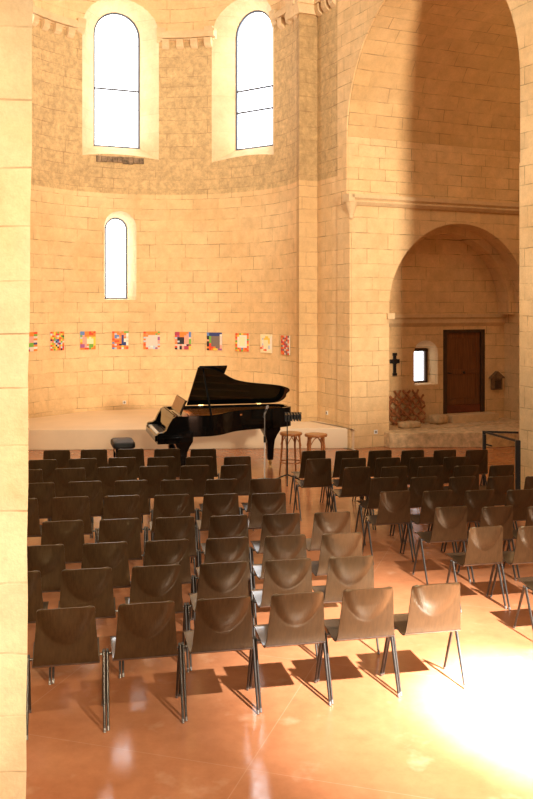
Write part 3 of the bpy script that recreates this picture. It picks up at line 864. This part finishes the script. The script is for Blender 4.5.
mu = thing('music_stand', 'black music stand with slatted flat tray beside the bentwood stools', 'music stand', loc=(.325, 14.12, 0))
p = MB(); p.tube([(0, 0, .06), (0, 0, .70)], .012, M['black'], 10); p.build('lower_pole', mu, smooth=True)
p = MB(); p.tube([(0, 0, .68), (0, 0, 1.01)], .009, M['black'], 10); p.build('upper_pole', mu, smooth=True)
for i in range(3):
    a = .5 + i * 2 * PI / 3
    p = MB(); p.tube([(0, 0, .13), (.10 * math.cos(a), .10 * math.sin(a), .09), (.27 * math.cos(a), .27 * math.sin(a), .008)], [.010, .011, .009], M['black'], 8); p.build('leg', mu, smooth=True)
p = MB()
for i in range(6):
    x = -.02 + i * .044; p.obox((x, .02, 1.03 + .002 * i), (.014, 0, -.004), (0, .16, 0), (.004, 0, .05), M['black'])
p.box(-.04, .23, .165, .175, .98, 1.09, M['black'])
p.build('tray', mu)

# ------------------------------------------------------------------ chapel objects
def local(t, d, z=0): return J + R * t + A * d + Vector((0, 0, z))
cr = MB()
cr.box(-.035, .035, -.03, 0, -.22, .22, M['black']); cr.box(-.115, .115, -.03, 0, .02, .105, M['black'])
cr.box(-.05, .05, -.036, -.002, -.24, -.18, M['black']); cr.box(-.05, .05, -.036, -.002, .18, .24, M['black']); cr.box(-.05, .05, -.04, -.002, .01, .115, M['black'])
tag(cr.build('wall_cross', loc=local(1.50, .797, 1.56), rz=PHI, bevel=.006), 'dark iron cross on the chapel wall left of the small window', 'cross')
la = thing('lattice_screen', 'rust coloured interlaced lattice leaning on the chapel wall', 'lattice', loc=local(1.78, .66, .305), rz=PHI)
S2 = math.sqrt(.5)
W_, H_ = .44, .70
tilt = lambda x, z, d: (x, .02 + z * .12 + d, z)
def clip_line(c, sgn):
    # x - sgn*z = c inside the panel
    pts = []
    for z in [H_ * i / 60 for i in range(61)]:
        x = c + sgn * z
        if -W_ <= x <= W_: pts.append((x, z))
    return pts
for sgn in (-1, 1):
    for i in range(6):
        c = (-W_ - .40 + i * .225) if sgn > 0 else (W_ + .40 - i * .225)
        pts = clip_line(c, sgn)
        if len(pts) < 6: continue
        b = MB(); b.tube([tilt(x, z + .0, .014 * math.sin(k * .55 + (0 if sgn > 0 else PI))) for k, (x, z) in enumerate(pts)], .030, M['lattice'], 8, r2=.010); b.build('lattice_bar', la, smooth=True)
for k in range(3):
    x0 = -W_ + .12 + k * .27
    b = MB(); b.tube([tilt(x0 + .13 * math.cos(t * 2 * PI / 24), .36 + .18 * math.sin(t * 2 * PI / 24), .016) for t in range(25)], .018, M['lattice'], 8, r2=.009, cap=False); b.build('lattice_loop', la, smooth=True)
def rough_block(name, loc, rz, sx, sy, sz, seed, mat, label, cat):
    rnd = random.Random(seed); bm = bmesh.new(); bmesh.ops.create_cube(bm, size=2); bmesh.ops.subdivide_edges(bm, edges=bm.edges[:], cuts=4, use_grid_fill=True)
    for v_ in bm.verts:
        p_ = v_.co; r_ = (abs(p_.x) ** 5 + abs(p_.y) ** 5 + abs(p_.z) ** 5) ** .2
        v_.co = p_ / r_; v_.co += Vector((rnd.uniform(-1, 1), rnd.uniform(-1, 1), rnd.uniform(-1, 1))) * .05
        v_.co = Vector((v_.co.x * sx, v_.co.y * sy, max(0, (v_.co.z + 1) * sz)))
    me = bpy.data.meshes.new(name); bm.to_mesh(me); bm.free(); me.materials.append(mat)
    for pl_ in me.polygons: pl_.use_smooth = True
    ob = bpy.data.objects.new(name, me); COL.objects.link(ob); ob.location = loc; ob.rotation_euler = (0, 0, rz)
    return tag(ob, label, cat)
rough_block('stone_block', local(1.50, .25, .298), PHI, .24, .12, .065, 3, M['rock'], 'flat pale stone block in front of the lattice', 'stone')
rough_block('boulder', local(2.42, .52, .298), PHI + .35, .19, .15, .10, 5, M['rock'], 'rounded loose stone between the lattice and the door step', 'stone')
shr = thing('shrine_box', 'small gabled dark box fixed on the chapel wall beside the door', 'shrine', loc=local(4.14, .80, .93), rz=PHI)
s = MB(); s.box(-.13, .13, -.09, -.002, 0, .25, M['shrine']); s.build('body', shr, bevel=.005)
s = MB(); s.prism([(-.19, .25), (.19, .25), (.17, .28), (0, .41), (-.17, .28)], 'y', -.11, -.002, M['shrine']); s.build('roof', shr, bevel=.004)
s = MB(); s.box(-.08, .08, -.098, -.088, .03, .21, M['door_dark']); s.build('niche_door', shr)

# glass barrier beside the pier
P1, P2, P3 = Vector((3.215, 13.3, 0)), Vector((3.45, 12.36, 0)), Vector((3.70, 13.22, 0))
gb = thing('glass_barrier', 'black metal railing with glass panels beside the stone pier', 'railing', loc=(0, 0, 0))
for q, r in ((P1, .022), (P2, .032)):
    s = MB(); s.box(q.x - r, q.x + r, q.y - r, q.y + r, 0, .93, M['black']); s.build('post', gb, bevel=.004)
for a, b in ((P1, P2), (P1, P3)):
    dv = (b - a).normalized(); nv = Vector((-dv.y, dv.x, 0)); mid = (a + b) / 2; hl = (b - a).length / 2
    s = MB(); s.obox(mid + Vector((0, 0, .916)), dv * hl, nv * .012, Vector((0, 0, .014)), M['black']); s.build('rail', gb)
    s = MB(); s.obox(mid + Vector((0, 0, .47)), dv * (hl - .04), nv * .004, Vector((0, 0, .42)), M['glass']); s.build('glass_panel', gb)
s = MB(); s.box(P1.x - .025, P1.x + .025, P1.y - .04, P1.y - .02, .6, .88, M['black']); s.tube([(P1.x, P1.y - .04, .74), (P1.x + .1, P1.y - .08, .72)], .012, M['black'], 8); s.build('latch', gb)

# wall sockets
def socket(loc, rz, label):
    s = thing('wall_socket', label, 'socket', loc=loc, rz=rz)
    p = MB(); p.box(-.04, .04, -.012, 0, -.04, .04, M['white']); p.build('plate', s, bevel=.004)
    p = MB(); p.lathe([(0, 0), (.022, 0), (.022, .003), (0, .003)], M['cap'], 14); q = p.build('outlet', s, loc=(0, -.0125, 0)); q.rotation_euler = (PI / 2, 0, 0)
q = J + R * .55
socket((q.x, q.y, .30), PHI, 'small white socket low on the wall beside the chapel niche')
q = P0 - A * .42 
socket((q.x, q.y, .60), SIDE, 'small white socket just above the stage beside the pilaster')
ang = math.radians(20); q = C + Vector((-math.sin(ang), math.cos(ang), 0)) * (RAD - .002)
socket((q.x, q.y, .55), ang, 'small white socket above the stage under the narrow window')

# ------------------------------------------------------------------ light
w = bpy.data.worlds.new('World'); scene.world = w; w.use_nodes = True
wn = w.node_tree; bg = wn.nodes['Background']
tc = wn.nodes.new('ShaderNodeTexCoord'); sp_ = wn.nodes.new('ShaderNodeSeparateXYZ'); wn.links.new(tc.outputs['Generated'], sp_.inputs[0])
wn.links.new(ramp(wn, sp_.outputs[2], .05, .75, (.15, .11, .07), (1.45, 1.25, .98)), bg.inputs[0]); bg.inputs[1].default_value = .88

def lamp(name, kind, loc, target, energy, color, **kw):
    l = bpy.data.lights.new(name, kind); l.energy = energy; l.color = color
    for k, v_ in kw.items(): setattr(l, k, v_)
    o = bpy.data.objects.new(name, l); COL.objects.link(o); o.location = loc
    o.rotation_euler = (Vector(target) - Vector(loc)).to_track_quat('-Z', 'Y').to_euler()
    return o
KEY = (5.4, -2.0, 11.0)
lamp('nave_beam', 'SPOT', KEY, (2.0, 6.05, 0), 430000, (.62, .83, 1.0), spot_size=math.radians(8.2), spot_blend=1.0, shadow_soft_size=.20)
lamp('nave_beam_middle', 'SPOT', KEY, (1.75, 6.6, 0), 64000, (1.0, .97, .95), spot_size=math.radians(19), spot_blend=1.0, shadow_soft_size=.20)
lamp('nave_beam_wide', 'SPOT', KEY, (1.4, 7.2, 0), 6000, (1.0, .93, .82), spot_size=math.radians(38), spot_blend=1.0, shadow_soft_size=.20)
lamp('nave_light', 'SPOT', (6.5, -3.0, 5.5), (.6, 17.0, 8.6), 20500, (1.0, .84, .64), spot_size=math.radians(49), spot_blend=.4, shadow_soft_size=.75)
lamp('pillar_fill', 'SPOT', (1.5, -5.0, 6.0), (-3.0, 4.8, 2.2), 6800, (1.0, .83, .58), spot_size=math.radians(33), spot_blend=.6, shadow_soft_size=.4)  # unseen fill spot added to brighten the near pillar

lamp('transept_fill', 'POINT', (6.2, 16.6, 6.6), (6, 16, 0), 60, (1.0, .70, .38), shadow_soft_size=.6)  # added fill, no real fixture: lifts the dark transept vault

# ------------------------------------------------------------------ camera
cd = bpy.data.cameras.new('camera'); cam = bpy.data.objects.new('camera', cd); COL.objects.link(cam)
cam.location = (0, 0, H); cam.rotation_euler = (PI / 2, 0, 0)
cd.sensor_fit = 'VERTICAL'; cd.sensor_height = 36; cd.sensor_width = 36; cd.lens = F * 36 / 799
cd.shift_y = -(399.5 - HY) / 799
cd.clip_end = 200
scene.camera = cam
vs = scene.view_settings
vs.view_transform = 'Standard'; vs.look = 'None'; vs.exposure = 0.0; vs.gamma = 1.0; vs.use_curve_mapping = False
